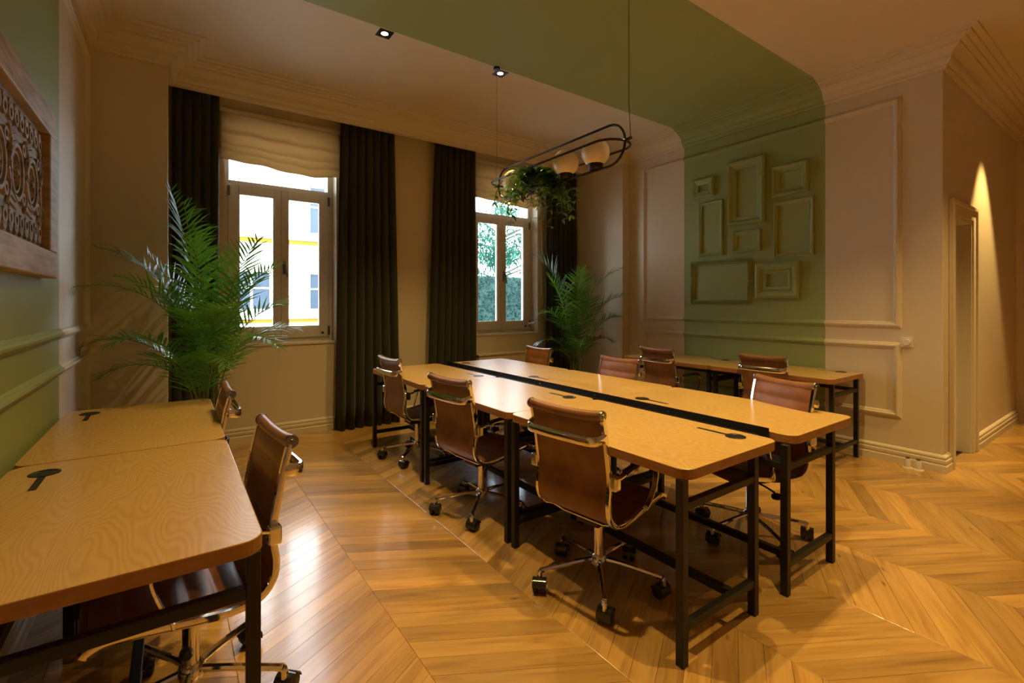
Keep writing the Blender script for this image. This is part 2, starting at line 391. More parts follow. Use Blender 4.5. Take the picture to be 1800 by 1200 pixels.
def panel_frame(name, wall, a0, a1, z0, z1, material, w=.062, d=.026):
    # moulding rectangle on an x=const wall; wall = (x, sign into room)
    x, sg = wall; prof = [(0, 0), (.006, .010), (.016, .014), (.022, .024), (.034, .026), (.044, .016), (.052, .014), (.062, 0)]
    m = MB(); k = len(prof); rings = []
    for off, dep in prof:
        rings.append([(x+sg*dep, a0+off, z0+off), (x+sg*dep, a1-off, z0+off), (x+sg*dep, a1-off, z1-off), (x+sg*dep, a0+off, z1-off)])
    vs = [v for r in rings for v in r]; fs = []
    for j in range(k-1):
        for i in range(4):
            q = (j*4+i, j*4+(i+1) % 4, (j+1)*4+(i+1) % 4, (j+1)*4+i); fs.append(q if sg > 0 else q[::-1])
    return struct(name, m.add(vs, fs), material)
panel_frame('trim_2', (XR, -1), 1.40, 4.19, 1.165, 3.185, M['striped'])
panel_frame('trim_3', (XR, -1), 1.40, 4.19, .385, 1.045, M['striped'])
panel_frame('trim_4', (XL, 1), -.5, 4.685, 1.18, 3.225, M['left'])
panel_frame('trim_5', (XL, 1), -.5, 4.685, .385, 1.04, M['left'])
# ------------------------------------------------------------------ hall door
door = struct('door_1', MB(), M['cream'])
m = MB()
for x0, x1, z0, z1 in ((DX0-.11, DX0, 0, DZ+.11), (DX1, DX1+.11, 0, DZ+.11), (DX0, DX1, DZ, DZ+.11)):
    m.box(x0, x1, YH-.022, YH, z0, z1)
for x0, x1, z0, z1 in ((DX0-.125, DX0-.09, 0, DZ+.125), (DX1+.09, DX1+.125, 0, DZ+.125), (DX0-.09, DX1+.09, DZ+.09, DZ+.125)):
    m.box(x0, x1, YH-.036, YH-.001, z0, z1)
m.build('casing', M['cream'], door, bevel=.004)
m = MB().box(DX1-.025, DX1+.001, YH-.01, YH+.2, 0, DZ).box(DX0-.001, DX0+.025, YH-.01, YH+.2, 0, DZ).box(DX0, DX1, YH-.01, YH+.2, DZ-.025, DZ+.001).box(DX1-.045, DX1-.025, YH+.1, YH+.2, 0, DZ-.02)
m.build('jamb', M['white'], door)
MB().box(DX1-.047, DX1-.044, YH+.12, YH+.16, .93, 1.12).build('strike_plate', M['steel'], door)
lf = MB().box(0, .045, .22, .80, .01, DZ-.03).build('door_leaf', M['white'], door, loc=(DX0-.03, YH, 0))
# end-of-hall door casing
d2 = struct('door_2', MB(), M['cream'])
MB().box(XH-.03, XH, .55, .67, 0, 2.3).box(XH-.03, XH, -.45, -.33, 0, 2.3).box(XH-.03, XH, -.33, .55, 2.18, 2.3).build('casing', M['cream'], d2, bevel=.004)
MB().box(XH-.012, XH, -.33, .55, .01, 2.18).build('door_leaf', M['white'], d2)
# ------------------------------------------------------------------ windows
def window(name, cx, label_pre):
    y0 = YW+.14; x0, x1 = cx-WW, cx+WW
    w = struct(name, MB(), M['pvc'])
    def rect(m, a0, a1, z0, z1, t, yf, yb, tb=None):
        tb = tb or t
        m.box(a0, a0+t, yf, yb, z0, z1); m.box(a1-t, a1, yf, yb, z0, z1); m.box(a0+t, a1-t, yf, yb, z0, z0+tb); m.box(a0+t, a1-t, yf, yb, z1-t, z1); return m
    m = rect(MB(), x0, x1, WZ0, WZ1, .052, y0+.02, y0+.09, .06); m.box(x0+.05, x1-.05, y0+.02, y0+.09, 2.595, 2.645)
    m.build('frame', M['pvc'], w, bevel=.004)
    MB().box(x0+.05, x1-.05, y0+.05, y0+.056, 2.64, WZ1-.05).build('pane', M['glass'], w)
    for s in (0, 1):
        a0, a1 = ((x0+.045, cx-.001), (cx+.001, x1-.045))[s]
        t = .088
        m = MB(); z0, z1 = WZ0+.045, 2.60; tl, tr = (.092, .066) if s == 0 else (.066, .092)
        m.box(a0, a0+tl, y0, y0+.07, z0, z1).box(a1-tr, a1, y0, y0+.07, z0, z1).box(a0+tl, a1-tr, y0, y0+.07, z0, z0+.115).box(a0+tl, a1-tr, y0, y0+.07, z1-.085, z1)
        c = m.build('casement', M['pvc'], w, bevel=.006)
        g = .012; b = MB(); p0, p1, q0, q1 = a0+tl, a1-tr, z0+.115, z1-.085
        rect(b, p0-.001, p1+.001, q0-.001, q1+.001, g, y0+.012, y0+.045).build('glazing_bead', M['white'], c)
        MB().box(p0, p1, y0+.03, y0+.036, q0, q1).build('pane', M['glass'], c)
        for hz in (z0+.02, z1-.12):
            hx = a0-.012 if s == 0 else a1-.014
            MB().box(hx, hx+.026, y0-.012, y0+.004, hz, hz+.10).build('hinge', M['steel'], c, bevel=.003)
        if s == 1:
            h = MB().box(a0+.012, a0+.042, y0-.012, y0+.002, 1.70, 1.84); h.tube([(a0+.027, y0-.01, 1.80), (a0+.027, y0-.05, 1.80), (a0+.029, y0-.058, 1.785), (a0+.036, y0-.056, 1.74), (a0+.05, y0-.052, 1.67)], .010, 8)
            h.build('handle', M['steel'], c, smooth=SM)
            MB().box(a1-.08, a1-.055, y0-.004, y0+.002, z0+.03, z0+.055).build('maker_plate', M['plastic'], c)
    MB().box(x0-.02, x1+.02, YW-.012, y0+.03, WZ0-.022, WZ0+.004).build('sill', M['pvc'], w, bevel=.004)
    return w
window('window_1', W1, ''); window('window_2', W2, '')
# ------------------------------------------------------------------ curtains and roman blinds
def curtain_obj(x0t, x1t, x0b, x1b, y, label, seed, folds):
    rnd = random.Random(seed); n = folds*10; m = MB(); NZ = 14; ph = [rnd.uniform(-.5, .5) for _ in range(folds+2)]
    amp = [rnd.uniform(.8, 1.25) for _ in range(folds+2)]; vs = []
    for k in range(NZ+1):
        v = k/NZ; z = .012+(ZC-.04-.012)*(1-v)
        for i in range(n+1):
            u = i/n; fo = u*folds; j = int(fo); s = amp[min(j, folds)]
            x = (x0t+(x1t-x0t)*u)*(1-v)+(x0b+(x1b-x0b)*u)*v
            a = .030+.016*v
            w = math.sin(2*PI*fo+ph[j]*.25*v)*a*s
            x += math.cos(2*PI*fo)*.012*(1-.3*v)
            vs.append((x, y+w+.01*math.sin(9*u+3*v), z))
    fs = [(k*(n+1)+i, k*(n+1)+i+1, (k+1)*(n+1)+i+1, (k+1)*(n+1)+i) for k in range(NZ) for i in range(n)]
    m.add(vs, fs); o = m.build('curtain', M['curtain'], None, smooth=True, label=label, cat='curtain', group='floor length curtains')
    so = o.modifiers.new('thick', 'SOLIDIFY'); so.thickness = .004
    return o
curtain_obj(-.022, .345, -.022, .335, 5.315, 'dark olive curtain behind the large palm, left of the first window', 1, 5)
curtain_obj(1.475, 2.085, 1.42, 2.15, 5.315, 'dark olive curtain hanging on the right side of the window facing the pale building', 2, 7)
curtain_obj(2.61, 3.185, 2.51, 3.19, 5.315, 'dark olive curtain hanging on the left side of the window facing the hedge', 3, 7)
curtain_obj(4.40, 4.955, 4.38, 4.97, 5.315, 'dark olive curtain behind the palm in the far corner', 4, 6)
def blind(cx, label):
    root = empty('roman_blind', (cx, YW-.005, 0), label=label, cat='blind', group='roman blinds')
    x0, x1 = -.60, .60
    # profile (y out of the wall, z) of the cloth: smooth top drop then stacked folds
    prof = [(-.02, 3.285), (-.022, 3.25), (-.026, 3.20), (-.034, 3.15), (-.05, 3.105), (-.068, 3.075), (-.06, 3.066), (-.036, 3.06), (-.03, 3.04), (-.046, 2.99), (-.07, 2.955), (-.062, 2.945), (-.036, 2.94), (-.034, 2.925), (-.055, 2.895), (-.074, 2.875), (-.066, 2.867), (-.04, 2.862), (-.04, 2.85), (-.058, 2.825), (-.068, 2.80), (-.05, 2.785), (-.03, 2.79)]
    m = MB(); n = 24; vs = []
    for y, z in prof:
        for i in range(n+1):
            u = i/n; s = max(0, (3.2-z)/.4)
            sag = -.035*s*math.sin(PI*u)+.018*s*math.sin(2*PI*u*1.0)+.006*math.sin(23*u+z*9)
            vs.append((x0+(x1-x0)*u, y-.006*math.sin(7*u+z*20)*s, z+sag))
    k = n+1
    fs = [(r*k+i, (r+1)*k+i, (r+1)*k+i+1, r*k+i+1) for r in range(len(prof)-1) for i in range(n)]
    o = m.add(vs, fs).build('blind_cloth', M['linen'], root, smooth=True); so = o.modifiers.new('thick', 'SOLIDIFY'); so.thickness = .003
    MB().box(x0, x1, -.03, 0, 3.26, 3.30).build('head_rail', M['white'], root)
    m = MB().tube([(.57, -.045, 2.80), (.572, -.05, 2.2), (.57, -.04, 1.5)], .0015, 5); m.build('pull_cord', M['white'], root)
    return root
blind(W1, 'raised linen roman blind over the window facing the pale building')
blind(W2, 'raised linen roman blind over the window facing the green hedge')
# ------------------------------------------------------------------ tables
TL, TWD, ZT, TT = 1.160, .705, .755, .042
def table(name, cx, cy, label, group, legx, beam_x, gx, gdir, rz=0, cat='desk', length=TL, width=TWD):
    """cx,cy centre of top. legx = (x0,x1) leg outer faces rel. to centre, gx = grommet x rel., gdir = +1 slot runs +y from near end"""
    t = empty(name, (cx, cy, 0), rz, label=label, cat=cat, group=group)
    L2, W2_ = length/2-.0015, width/2
    top = MB().prism(rrect(-W2_, W2_, -L2, L2, .055), ZT-TT, ZT)
    top.mi = [1, 0]+[1]*(len(top.f)-2)
    top.build('tabletop', [M['oak'], M['oak_edge']], t, bevel=.0035)
    s = .034
    for ex in (-1, 1):
        ye = ex*(L2-.018); yi = ye-ex*s; ya, yb = min(ye, yi), max(ye, yi)
        for lx in (legx[0], legx[1]-s):
            MB().box(lx, lx+s, ya, yb, 0, ZT-TT).build('leg', M['black'], t, bevel=.002)
        MB().box(legx[0]+s, legx[1]-s, ya+.002, yb-.002, .592, .622).build('upper_rail', M['black'], t, bevel=.002)
        MB().box(legx[0]+s, legx[1]-s, ya+.002, yb-.002, .130, .160).build('lower_rail', M['black'], t, bevel=.002)
    MB().box(beam_x-.016, beam_x+.016, -L2+.05, L2-.05, .131, .163).build('stretcher', M['black'], t, bevel=.002)
    bx = legx[1]-s if gx > 0 else legx[0]
    MB().box(bx+.002, bx+s-.002, -L2+.052, L2-.052, .592, .622).build('back_rail', M['black'], t, bevel=.002)
    gy = -gdir*(length/2-.15)
    m = MB().lathe([(.0, .0006), (.034, .0006), (.036, .0025), (.043, .0035), (.046, .002), (.046, -.002), (0, -.002)], 24, (gx, gy, ZT)); m.build('grommet', M['plastic'], t, smooth=SM)
    MB().box(gx-.011, gx+.011, min(gy+gdir*.045, gy+gdir*.20), max(gy+gdir*.045, gy+gdir*.20), ZT-.01, ZT+.0006).build('cable_slot', M['plastic'], t)
    return t
gC = 'oak tables of the central island'
NXc, FXc = 1.915, 2.735
for i, (cy, l) in enumerate(((1.648, 'oak table of the island nearest the camera, with the rounded corner in front'), (2.806, 'middle oak table of the island row on the aisle side'), (3.964, 'oak table of the island row on the aisle side, nearest the curtains'))):
    table('work_table', NXc, cy, l, gC, (-.350, .205), .025, .245, 1)
for i, (cy, l) in enumerate(((1.632, 'oak table at the near end of the island row facing the green band'), (2.792, 'middle oak table of the island row facing the green band'), (3.952, 'oak table of the island row facing the green band, nearest the hedge window'))):
    table('work_table', FXc, cy, l, gC, (-.385, .150), -.275, -.215, -1)
for cy, l in ((2.0, 'large oak desk in the left foreground with a wide cable hole'), (3.165, 'oak desk against the left wall, farther one next to the palm')):
    table('wall_desk', -.152, cy, l, 'oak desks along the left wall', (-.20, .345), .05, -.235, -1, 0)
for cy, l in ((2.225, 'oak desk against the green band wall, nearer to the hall'), (3.350, 'oak desk against the green band wall, in the far corner')):
    table('wall_desk', 4.765, cy, l, 'oak desks along the right wall', (-.28, .27), 0, .235, 1, length=1.125)
tray = empty('cable_tray', (0, 0, 0), label='black metal cable tray running between the two island table rows', cat='cable tray')
m = MB().box(2.272, 2.276, 1.17, 4.53, .70, .758).box(2.346, 2.350, 1.17, 4.53, .70, .772).box(2.276, 2.346, 1.17, 4.53, .716, .720)
m.v = [(x+(.028 if x > 2.3 else 0), y, z) for x, y, z in m.v]; m.build('channel', M['black'], tray)
for y in (1.75, 2.35, 2.95, 3.55, 4.15): MB().lathe([(0, .003), (.003, .002), (.004, 0)], 8, mat=Matrix.Translation((2.3735, y, .748)) @ Matrix.Rotation(-PI/2, 4, 'Y')).build('screw', M['chrome'], tray)
# ------------------------------------------------------------------ office chairs
HW = .206
BACK = [(-.262, .880), (-.254, .85), (-.240, .79), (-.224, .70), (-.211, .62), (-.212, .555), (-.219, .50), (-.212, .448), (-.186, .408), (-.150, .388)]
SEAT = [(-.150, .388), (-.09, .382), (-.02, .388), (.07, .402), (.16, .418), (.225, .424), (.262, .412)]
def sling(path, chans, sign):
    """leather panel: path in (x,z); padded channels on the sitter side, flat on the other"""
    P = catmull([(x, 0, z) for x, z in path], 10); n = len(P); m = MB(); ny = 6; L = [0]
    for i in range(1, n): L.append(L[-1]+(P[i]-P[i-1]).length)
    f = []; b = []
    for i in range(n):
        t = (P[min(i+1, n-1)]-P[max(i-1, 0)]).normalized(); nr = Vector((-t.z, 0, t.x))*sign
        w = (L[i]/L[-1]*chans) % 1; pad = .006+.011*math.sin(PI*w)**.55 if 0 < w < 1 else .006
        for j in range(ny+1):
            y = -HW+.008+(2*HW-.016)*j/ny; e = 1-abs(2*j/ny-1)**6*.7
            f.append(P[i]+nr*pad*e+Vector((0, y, 0))); b.append(P[i]-nr*.004+Vector((0, y, 0)))
    k = ny+1; nv = n*k; fs = []
    for i in range(n-1):
        for j in range(ny):
            q = (i*k+j, i*k+j+1, (i+1)*k+j+1, (i+1)*k+j); fs.append(q); fs.append(tuple(nv+a for a in q[::-1]))
    for i in range(n-1):
        for j in (0, ny):
            q = (i*k+j, (i+1)*k+j, nv+(i+1)*k+j, nv+i*k+j); fs.append(q if j == 0 else q[::-1])
    for i in (0, n-1):
        for j in range(ny):
            q = (i*k+j, nv+i*k+j, nv+i*k+j+1, i*k+j+1); fs.append(q if i == 0 else q[::-1])
    return m.add(f+b, fs)
def make_chair():
    r = empty('office_chair', cat='chair', label='brown leather office chair', group='brown leather office chairs')
    sling(BACK, 6, 1).build('backrest', M['leather'], r, smooth=1.0)
    sling(SEAT, 5, 1).build('seat', M['leather'], r, smooth=1.0)
    # rolled top and front edges
    ys = [-HW-.002, -.15, -.07, 0, .07, .15, HW+.002]
    MB().tube([(-.268, y, .893-.012*(1-(y/HW)**2)) for y in ys], .0225, 12).build('top_roll', M['leather'], r, smooth=SM)
    MB().tube([(.270, y, .402) for y in (-HW+.004, 0, HW-.004)], .016, 10).build('front_roll', M['leather'], r, smooth=SM)
    full = catmull([(x, 0, z) for x, z in [(-.266, .893)]+BACK[:-1]+SEAT+[(.272, .402)]], 4)
    for s in (-1, 1):
        path = [(p.x, s*HW, p.z) for p in full]
        rl = MB().sweep(path, [(-.008, -.011), (.008, -.011), (.010, 0), (.008, .011), (-.008, .011), (-.010, 0)], (0, 1, 0)).build('side_rail', M['chrome'], r, smooth=.9)
        MB().lathe([(0, .006), (.008, .006), (.010, .003), (.0225, .003), (.0245, -.003), (.0245, -.009), (0, -.009)], 14, mat=Matrix.Translation((-.268, s*(HW+.006), .893)) @ Matrix.Rotation(-s*PI/2, 4, 'X')).build('end_cap', M['steel'], rl, smooth=SM)
        # armrest: bracket on the back rail, loop to the seat rail
        y = s*(HW+.034)
        am = MB().sweep(catmull([(-.205, s*(HW+.012), .605), (-.18, y, .622), (-.10, y+s*.006, .640), (.03, y+s*.006, .640), (.105, y, .622), (.125, y, .575), (.105, y, .50), (.075, s*(HW+.02), .43), (.07, s*(HW+.008), .405)], 5), [(-.013, -.005), (.013, -.005), (.013, .005), (-.013, .005)], (0, 1, 0)).build('armrest', M['chrome'], r, smooth=.9, bevel=.002)
        MB().sweep(catmull([(-.15, y+s*.005, .640), (-.06, y+s*.006, .652), (.03, y+s*.006, .652), (.09, y+s*.002, .638)], 4), [(-.015, -.006), (.015, -.006), (.012, .007), (-.012, .007)], (0, 1, 0)).build('arm_pad', M['plastic'], am, smooth=.9)
        MB().box(-.228, -.184, min(s*(HW+.006), s*(HW+.044)), max(s*(HW+.006), s*(HW+.044)), .570, .632).build('bracket', M['chrome'], r, bevel=.008, seg=3)
    # grab handle behind the back
    hp = [(-.243, -HW, .800)]+[(-.262, -HW-.002, .797), (-.292, -HW+.006, .790), (-.308, -HW+.03, .788), (-.312, -HW+.07, .787), (-.314, 0, .786), (-.312, HW-.07, .787), (-.308, HW-.03, .788), (-.292, HW-.006, .790), (-.262, HW+.002, .797), (-.243, HW, .800)]
    MB().sweep(catmull(hp, 4), [(-.021, -.004), (-.014, -.009), (.014, -.009), (.021, -.004), (.021, .004), (.014, .009), (-.014, .009), (-.021, .004)], (0, 0, 1)).build('handle', M['chrome'], r, smooth=.9)
    for xx, zz in ((-.165, .392), (.12, .408)):
        MB().sweep([(xx, -HW, zz), (xx+.03, -HW+.03, zz-.008), (xx+.05, -.12, zz-.032), (xx+.05, .12, zz-.032), (xx+.03, HW-.03, zz-.008), (xx, HW, zz)], [(-.016, -.004), (.016, -.004), (.016, .004), (-.016, .004)], (1, 0, 0)).build('stretcher', M['chrome'], r, bevel=.002)
    mc = MB().box(-.10, .12, -.065, .065, .315, .352).box(-.05, .06, -.12, .12, .345, .365).build('mechanism', M['plastic'], r, bevel=.008)
    lv = MB().tube([(.02, .06, .335), (.03, .16, .33), (.035, .20, .325)], .006, 6); lv.lathe([(0, -.03), (.012, -.028), (.02, 0), (.016, .03), (0, .034)], 10, mat=Matrix.Translation((.037, .222, .312)) @ Matrix.Rotation(1.9, 4, 'X')); lv.build('lever', M['plastic'], mc, smooth=SM)
    MB().lathe([(0, .10), (.0, .11), (.0255, .11), (.0255, .30), (.021, .302), (.021, .33), (0, .33)], 16).build('gas_column', M['chrome'], r, smooth=SM)
    MB().lathe([(0, .085), (.030, .085), (.040, .10), (.042, .125), (.036, .14), (.030, .146), (0, .146)], 18).build('hub', M['chrome'], r, smooth=SM)
    lm = MB().sweep(catmull([(.03, 0, .122), (.12, 0, .117), (.28, 0, .098), (.298, 0, .094), (.304, 0, .084), (.305, 0, .058)], 4), [(.0125*math.cos(a*PI/4), .0125*math.sin(a*PI/4)) for a in range(8)]).mesh('leg', M['chrome'], SM)
    cm = MB()
    for s in (-1, 1):
        cm.m = 0; cm.lathe([(0, -.011), (.022, -.011), (.0275, -.008), (.0275, .008), (.022, .011), (0, .011)], 16, mat=Matrix.Translation((-.012, s*.0165, .0278)) @ Matrix.Rotation(PI/2, 4, 'X'))
    cm.m = 1
    arc = [(-.012+.0315*math.cos(a), .0278+.0315*math.sin(a)) for a in [math.radians(d) for d in range(-20, 171, 19)]]
    inn = [(-.012+.0290*math.cos(a), .0278+.0290*math.sin(a)) for a in [math.radians(d) for d in range(170, -21, -19)]]
    cm.prism(arc+inn, -.0285, .0285, 'y'); cm.lathe([(0, .03), (.008, .03), (.008, .066), (0, .066)], 8, (0, 0, 0))
    cmesh = cm.mesh('caster', [M['plastic'], M['hood']], .8)
    for i in range(5):
        a = math.radians(4+72*i); l = bpy.data.objects.new('leg', lm); COL.objects.link(l); l.parent = r; l.rotation_euler = (0, 0, a)
        c = bpy.data.objects.new('caster', cmesh); COL.objects.link(c); c.parent = l; c.location = (.305, 0, 0); c.scale = (1.15, 1.15, 1.15); c.rotation_euler = (0, 0, random.uniform(-2, 2))
    return r
chair0 = make_chair()
CH = [  # top-of-back midpoint x, y, facing angle in degrees, label
    (1.4535, 1.6315, 8.5, 'brown leather office chair in front, at the island corner nearest the camera'),
    (1.4215, 2.69, 7, 'brown leather chair at the middle of the island, behind the frontmost chair'),
    (1.526, 3.98, 2, 'brown leather chair at the island end by the curtains, arm loop showing'),
    (0.3165, 2.0, 185, 'dark brown leather chair tucked under the large left foreground desk'),
    (0.2485, 3.11, 180, 'dark brown leather chair at the farther left desk, beside the palm stems'),
    (3.1755, 3.966, 178, 'tan leather chair back at the island end below the hedge window'),
    (3.135, 2.8, 181, 'middle one of the three tan chairs on the far side of the island'),
    (3.077, 1.422, 164, 'brown leather chair across the island, nearest the hall, ribbed front showing'),
    (4.1445, 3.2, -3, 'brown leather chair at the far right desk by the corner, handle showing'),
    (4.34, 2.198, 0, 'brown leather chair at the right wall desk nearer the hall'),
]
for i, (x, y, a, l) in enumerate(CH):
    c = chair0 if i == 0 else copy_tree(chair0); an = math.radians(a)
    c.location = (x+.268*math.cos(an), y+.268*math.sin(an), 0); c.rotation_euler = (0, 0, an); c.scale = (1, 1, 1.01); c['label'] = l
# ------------------------------------------------------------------ pendant lamp with plants
PX, PZ, PY0, PY1 = 2.365, 2.43, 2.07, 3.53
lamp = empty('pendant_lamp', (PX, (PY0+PY1)/2, PZ), label='long black capsule pendant lamp with three opal globes over the island', cat='lamp')
HLn = (PY1-PY0)/2
def stadium(R, hl, n=12):
    c = hl-R; out = []
    for i in range(n+1): a = -PI/2+PI*i/n; out.append((R*math.sin(a), c+R*math.cos(a)))
    for i in range(n+1): a = PI/2+PI*i/n; out.append((R*math.sin(a), -c+R*math.cos(a)))
    return out
st = stadium(.135, HLn)
MB().tube([(0, v, u) for u, v in st], .0085, 8, True).build('upright_loop', M['lamp_metal'], lamp, smooth=SM)
MB().tube([(u, v, 0) for u, v in st], .0085, 8, True).build('flat_loop', M['lamp_metal'], lamp, smooth=SM)
for s in (-1, 1):
    MB().tube([(0, s*(HLn-.005), 0), (0, s*(HLn+.05), .004)], .011, 8).build('end_bracket', M['lamp_metal'], lamp, smooth=SM)
    m = MB().tube([(0, s*(HLn+.045), .004), (0, s*(HLn+.03), .24), (0, s*(HLn+.03), ZC-PZ)], .0022 if s < 0 else .0012, 6); m.lathe([(0, 0), (.03, 0), (.03, .02), (0, .02)], 12, (0, s*(HLn+.03), ZC-PZ-.02)); m.build('hanging_cable', M['lamp_metal'], lamp)
for gy in (2.335, 2.64, 3.30):
    yy = gy-(PY0+PY1)/2
    g = MB().lathe([(.098*math.sin(PI*i/16), -.008-.098*math.cos(PI*i/16)) for i in range(17)], 24, (0, yy, 0)).build('globe', M['opal'], lamp, smooth=True)
    MB().lathe([(0, -.128), (.042, -.128), (.05, -.12), (.055, -.085), (.052, -.083), (0, -.083)], 20, (0, yy, 0)).build('socket', M['lamp_metal'], g, smooth=SM)
def blade(m, p, d, up, ln_, w, droop=.3, seg=3):
    d = Vector(d).normalized(); up = Vector(up); sd = d.cross(up)
    if sd.length < 1e-4: sd = d.cross(Vector((1, 0, .3)))
    sd.normalize(); vs = []; p = Vector(p); q = p.copy(); dd = d.copy()
    for i in range(seg+1):
        t = i/seg; ww = w*(.35+1.3*t) if t < .4 else w*max(.02, (1-(t-.4)/.6))*.87
        if i == seg: vs.append(q.copy())
        else: vs += [q-sd*ww/2, q+sd*ww/2]
        dd = (dd+Vector((0, 0, -droop/seg))).normalized(); q = q+dd*(ln_/seg)
    n = len(vs); fs = [(2*i, 2*i+1, 2*i+3, 2*i+2) for i in range(seg-1)]+[(2*seg-2, 2*seg-1, 2*seg)]
    m.add(vs, fs)
hp = empty('hanging_plant', (PX, 2.97, PZ-.05), label='trailing green plant hanging inside the black pendant lamp', cat='plant')
MB().lathe([(0, -.085), (.055, -.085), (.075, 0), (.08, .05), (.07, .05), (.065, 0), (0, 0)], 16).build('pot', M['pot'], hp, smooth=SM)
rnd = random.Random(5)
for k in range(46):
    a = rnd.uniform(0, 2*PI); Lg = rnd.uniform(.2, .55) if k % 3 else rnd.uniform(.12, .25); dirv = Vector((math.cos(a)*.6, math.sin(a)*1.3, 0)); up0 = rnd.uniform(.3, 1.2) if k % 3 else 1.6
    pts = []; p = Vector((dirv.x*.04, dirv.y*.04, .02)); v = (dirv+Vector((0, 0, up0))).normalized(); n = 9
    for i in range(n+1):
        pts.append(p.copy()); v = (v+Vector((0, 0, -.42))+Vector((rnd.uniform(-.2, .2), rnd.uniform(-.2, .2), 0))).normalized(); p = p+v*Lg/n
    m = MB()
    m.tube(pts, .0022, 4)
    for i in range(1, n+1):
        for s in range(3):
            aa = rnd.uniform(0, 2*PI); blade(m, pts[i], (math.cos(aa), math.sin(aa), rnd.uniform(-.5, .5)), (0, 0, 1), rnd.uniform(.05, .10), rnd.uniform(.022, .038), .5, 3)
    m.build('vine', M['ivy'] if k % 4 else M['palm'], hp)
# ------------------------------------------------------------------ palms
RT = Vector((math.cos(TH), -math.sin(TH), 0)); FWD = Vector((math.sin(TH), math.cos(TH), 0))
def frond(m, stem, base, az, L, e0, e1, pw, lmax, t0, rnd, nl=26, fold=.5):
    n = 16; p = Vector(base); pts = [p.copy()]; d0 = Vector((math.cos(az), math.sin(az), 0)); dirs = []
    for i in range(n):
        t = (i+.5)/n; e = math.radians(e0+(e1-e0)*t**pw); d = d0*math.cos(e)+Vector((0, 0, math.sin(e))); dirs.append(d); p = p+d*L/n; pts.append(p.copy())
    stem.tube(pts, .0065, 5, scale=[1.2-1.0*i/n for i in range(n+1)])
    sd = Vector((-math.sin(az), math.cos(az), 0))
    for k in range(nl):
        t = t0+(1-t0)*(k+.5)/nl; i = min(n-1, int(t*n)); q = pts[i].lerp(pts[i+1], t*n-i); d = dirs[i]; nr = sd.cross(d)
        if nr.z < 0: nr = -nr
        u = (t-t0)/(1-t0); l = lmax*(.45+.55*math.sin(PI*min(1, u*.9+.18)))*(1 if u < .85 else .75)
        for s in (-1, 1):
            dv = d*(.55+.45*u+rnd.uniform(-.1, .1))+sd*s*(1-.35*u)+nr*fold*rnd.uniform(.4, 1.1)
            blade(m, q, dv, nr, l*rnd.uniform(.85, 1.1), .0165+.007*math.sin(PI*u), rnd.uniform(.25, .7), 3)
def palm(name, loc, spec, label, mats, seed, pot_r=.17, pot_h=.36):
    r = empty(name, loc, label=label, cat='plant', group='areca palms'); rnd = random.Random(seed)
    MB().lathe([(0, 0), (pot_r*.78, 0), (pot_r, pot_h), (pot_r*.9, pot_h), (pot_r*.86, pot_h-.04), (0, pot_h-.04)], 24).build('pot', M['pot'], r, smooth=SM)
    MB().lathe([(0, pot_h-.03), (pot_r*.87, pot_h-.035)], 16).build('soil', M['soil'], r)
    for lat, dep, L, e0, e1, pw, lmax, t0 in spec:
        v = RT*lat+FWD*dep; az = math.atan2(v.y, v.x); m = MB(); st = MB(); a = rnd.uniform(0, 2*PI); rr = rnd.uniform(0, pot_r*.45)
        frond(m, st, (rr*math.cos(a), rr*math.sin(a), pot_h-.05), az, L, e0, e1, pw, lmax, t0, rnd)
        for b in (m, st):
            for i, (x, y, z) in enumerate(b.v):
                wx, wy = x+loc[0], y+loc[1]
                wx = max(wx, XL+.012) if wx < 2 else min(wx, XRP-.012)
                wy = min(wy, (YP-.012) if wx < XP+.01 else 5.21); b.v[i] = (wx-loc[0], wy-loc[1], max(z, .02))
        o = m.build('frond', mats[rnd.random() < .3], r); st.build('stem', M['stem'], o, smooth=SM)
    return r
# lateral, depth, length, elevation start, end, power, leaflet length, start of leaflets
PL = [(-.30, .0, 1.95, 89, 70, 2.0, .34, .55), (-.15, -.2, 1.80, 88, 80, 2.0, .32, .55), (-1, -1.1, 1.70, 86, -38, 2.6, .24, .52), (-1, -.3, 1.75, 87, 8, 2.6, .26, .55), (-1, -.6, 1.35, 84, -55, 2.2, .22, .5), (-.5, -.9, 1.55, 86, 5, 2.3, .28, .5),
      (1, -.2, 1.55, 86, 20, 2.4, .30, .5), (1, .1, 1.45, 85, -15, 2.4, .30, .48), (1, -.5, 1.30, 84, -40, 2.2, .28, .45), (.6, -.7, 1.40, 85, -10, 2.3, .28, .45), (.3, -1, 1.30, 86, 0, 2.2, .30, .45), (-.3, -1, 1.25, 85, -30, 2.2, .28, .45),
      (.9, .5, 1.30, 84, -30, 2.2, .26, .45), (-.8, .3, 1.35, 86, 20, 2.3, .28, .5), (.2, -.5, 1.6, 88, 45, 2.2, .32, .5), (.5, -.2, 1.65, 87, 40, 2.2, .32, .5), (-.5, -.3, 1.5, 87, 50, 2.2, .32, .5), (.8, -.9, 1.15, 82, -35, 2, .26, .42), (-.7, -.9, 1.1, 82, -45, 2, .25, .42), (.1, -.9, 1.05, 84, -20, 2, .28, .4)]
palm('potted_palm', (.215, 4.22, 0), PL, 'tall bright green areca palm left of the first window', [M['palm'], M['palm_dark']], 11, .135)
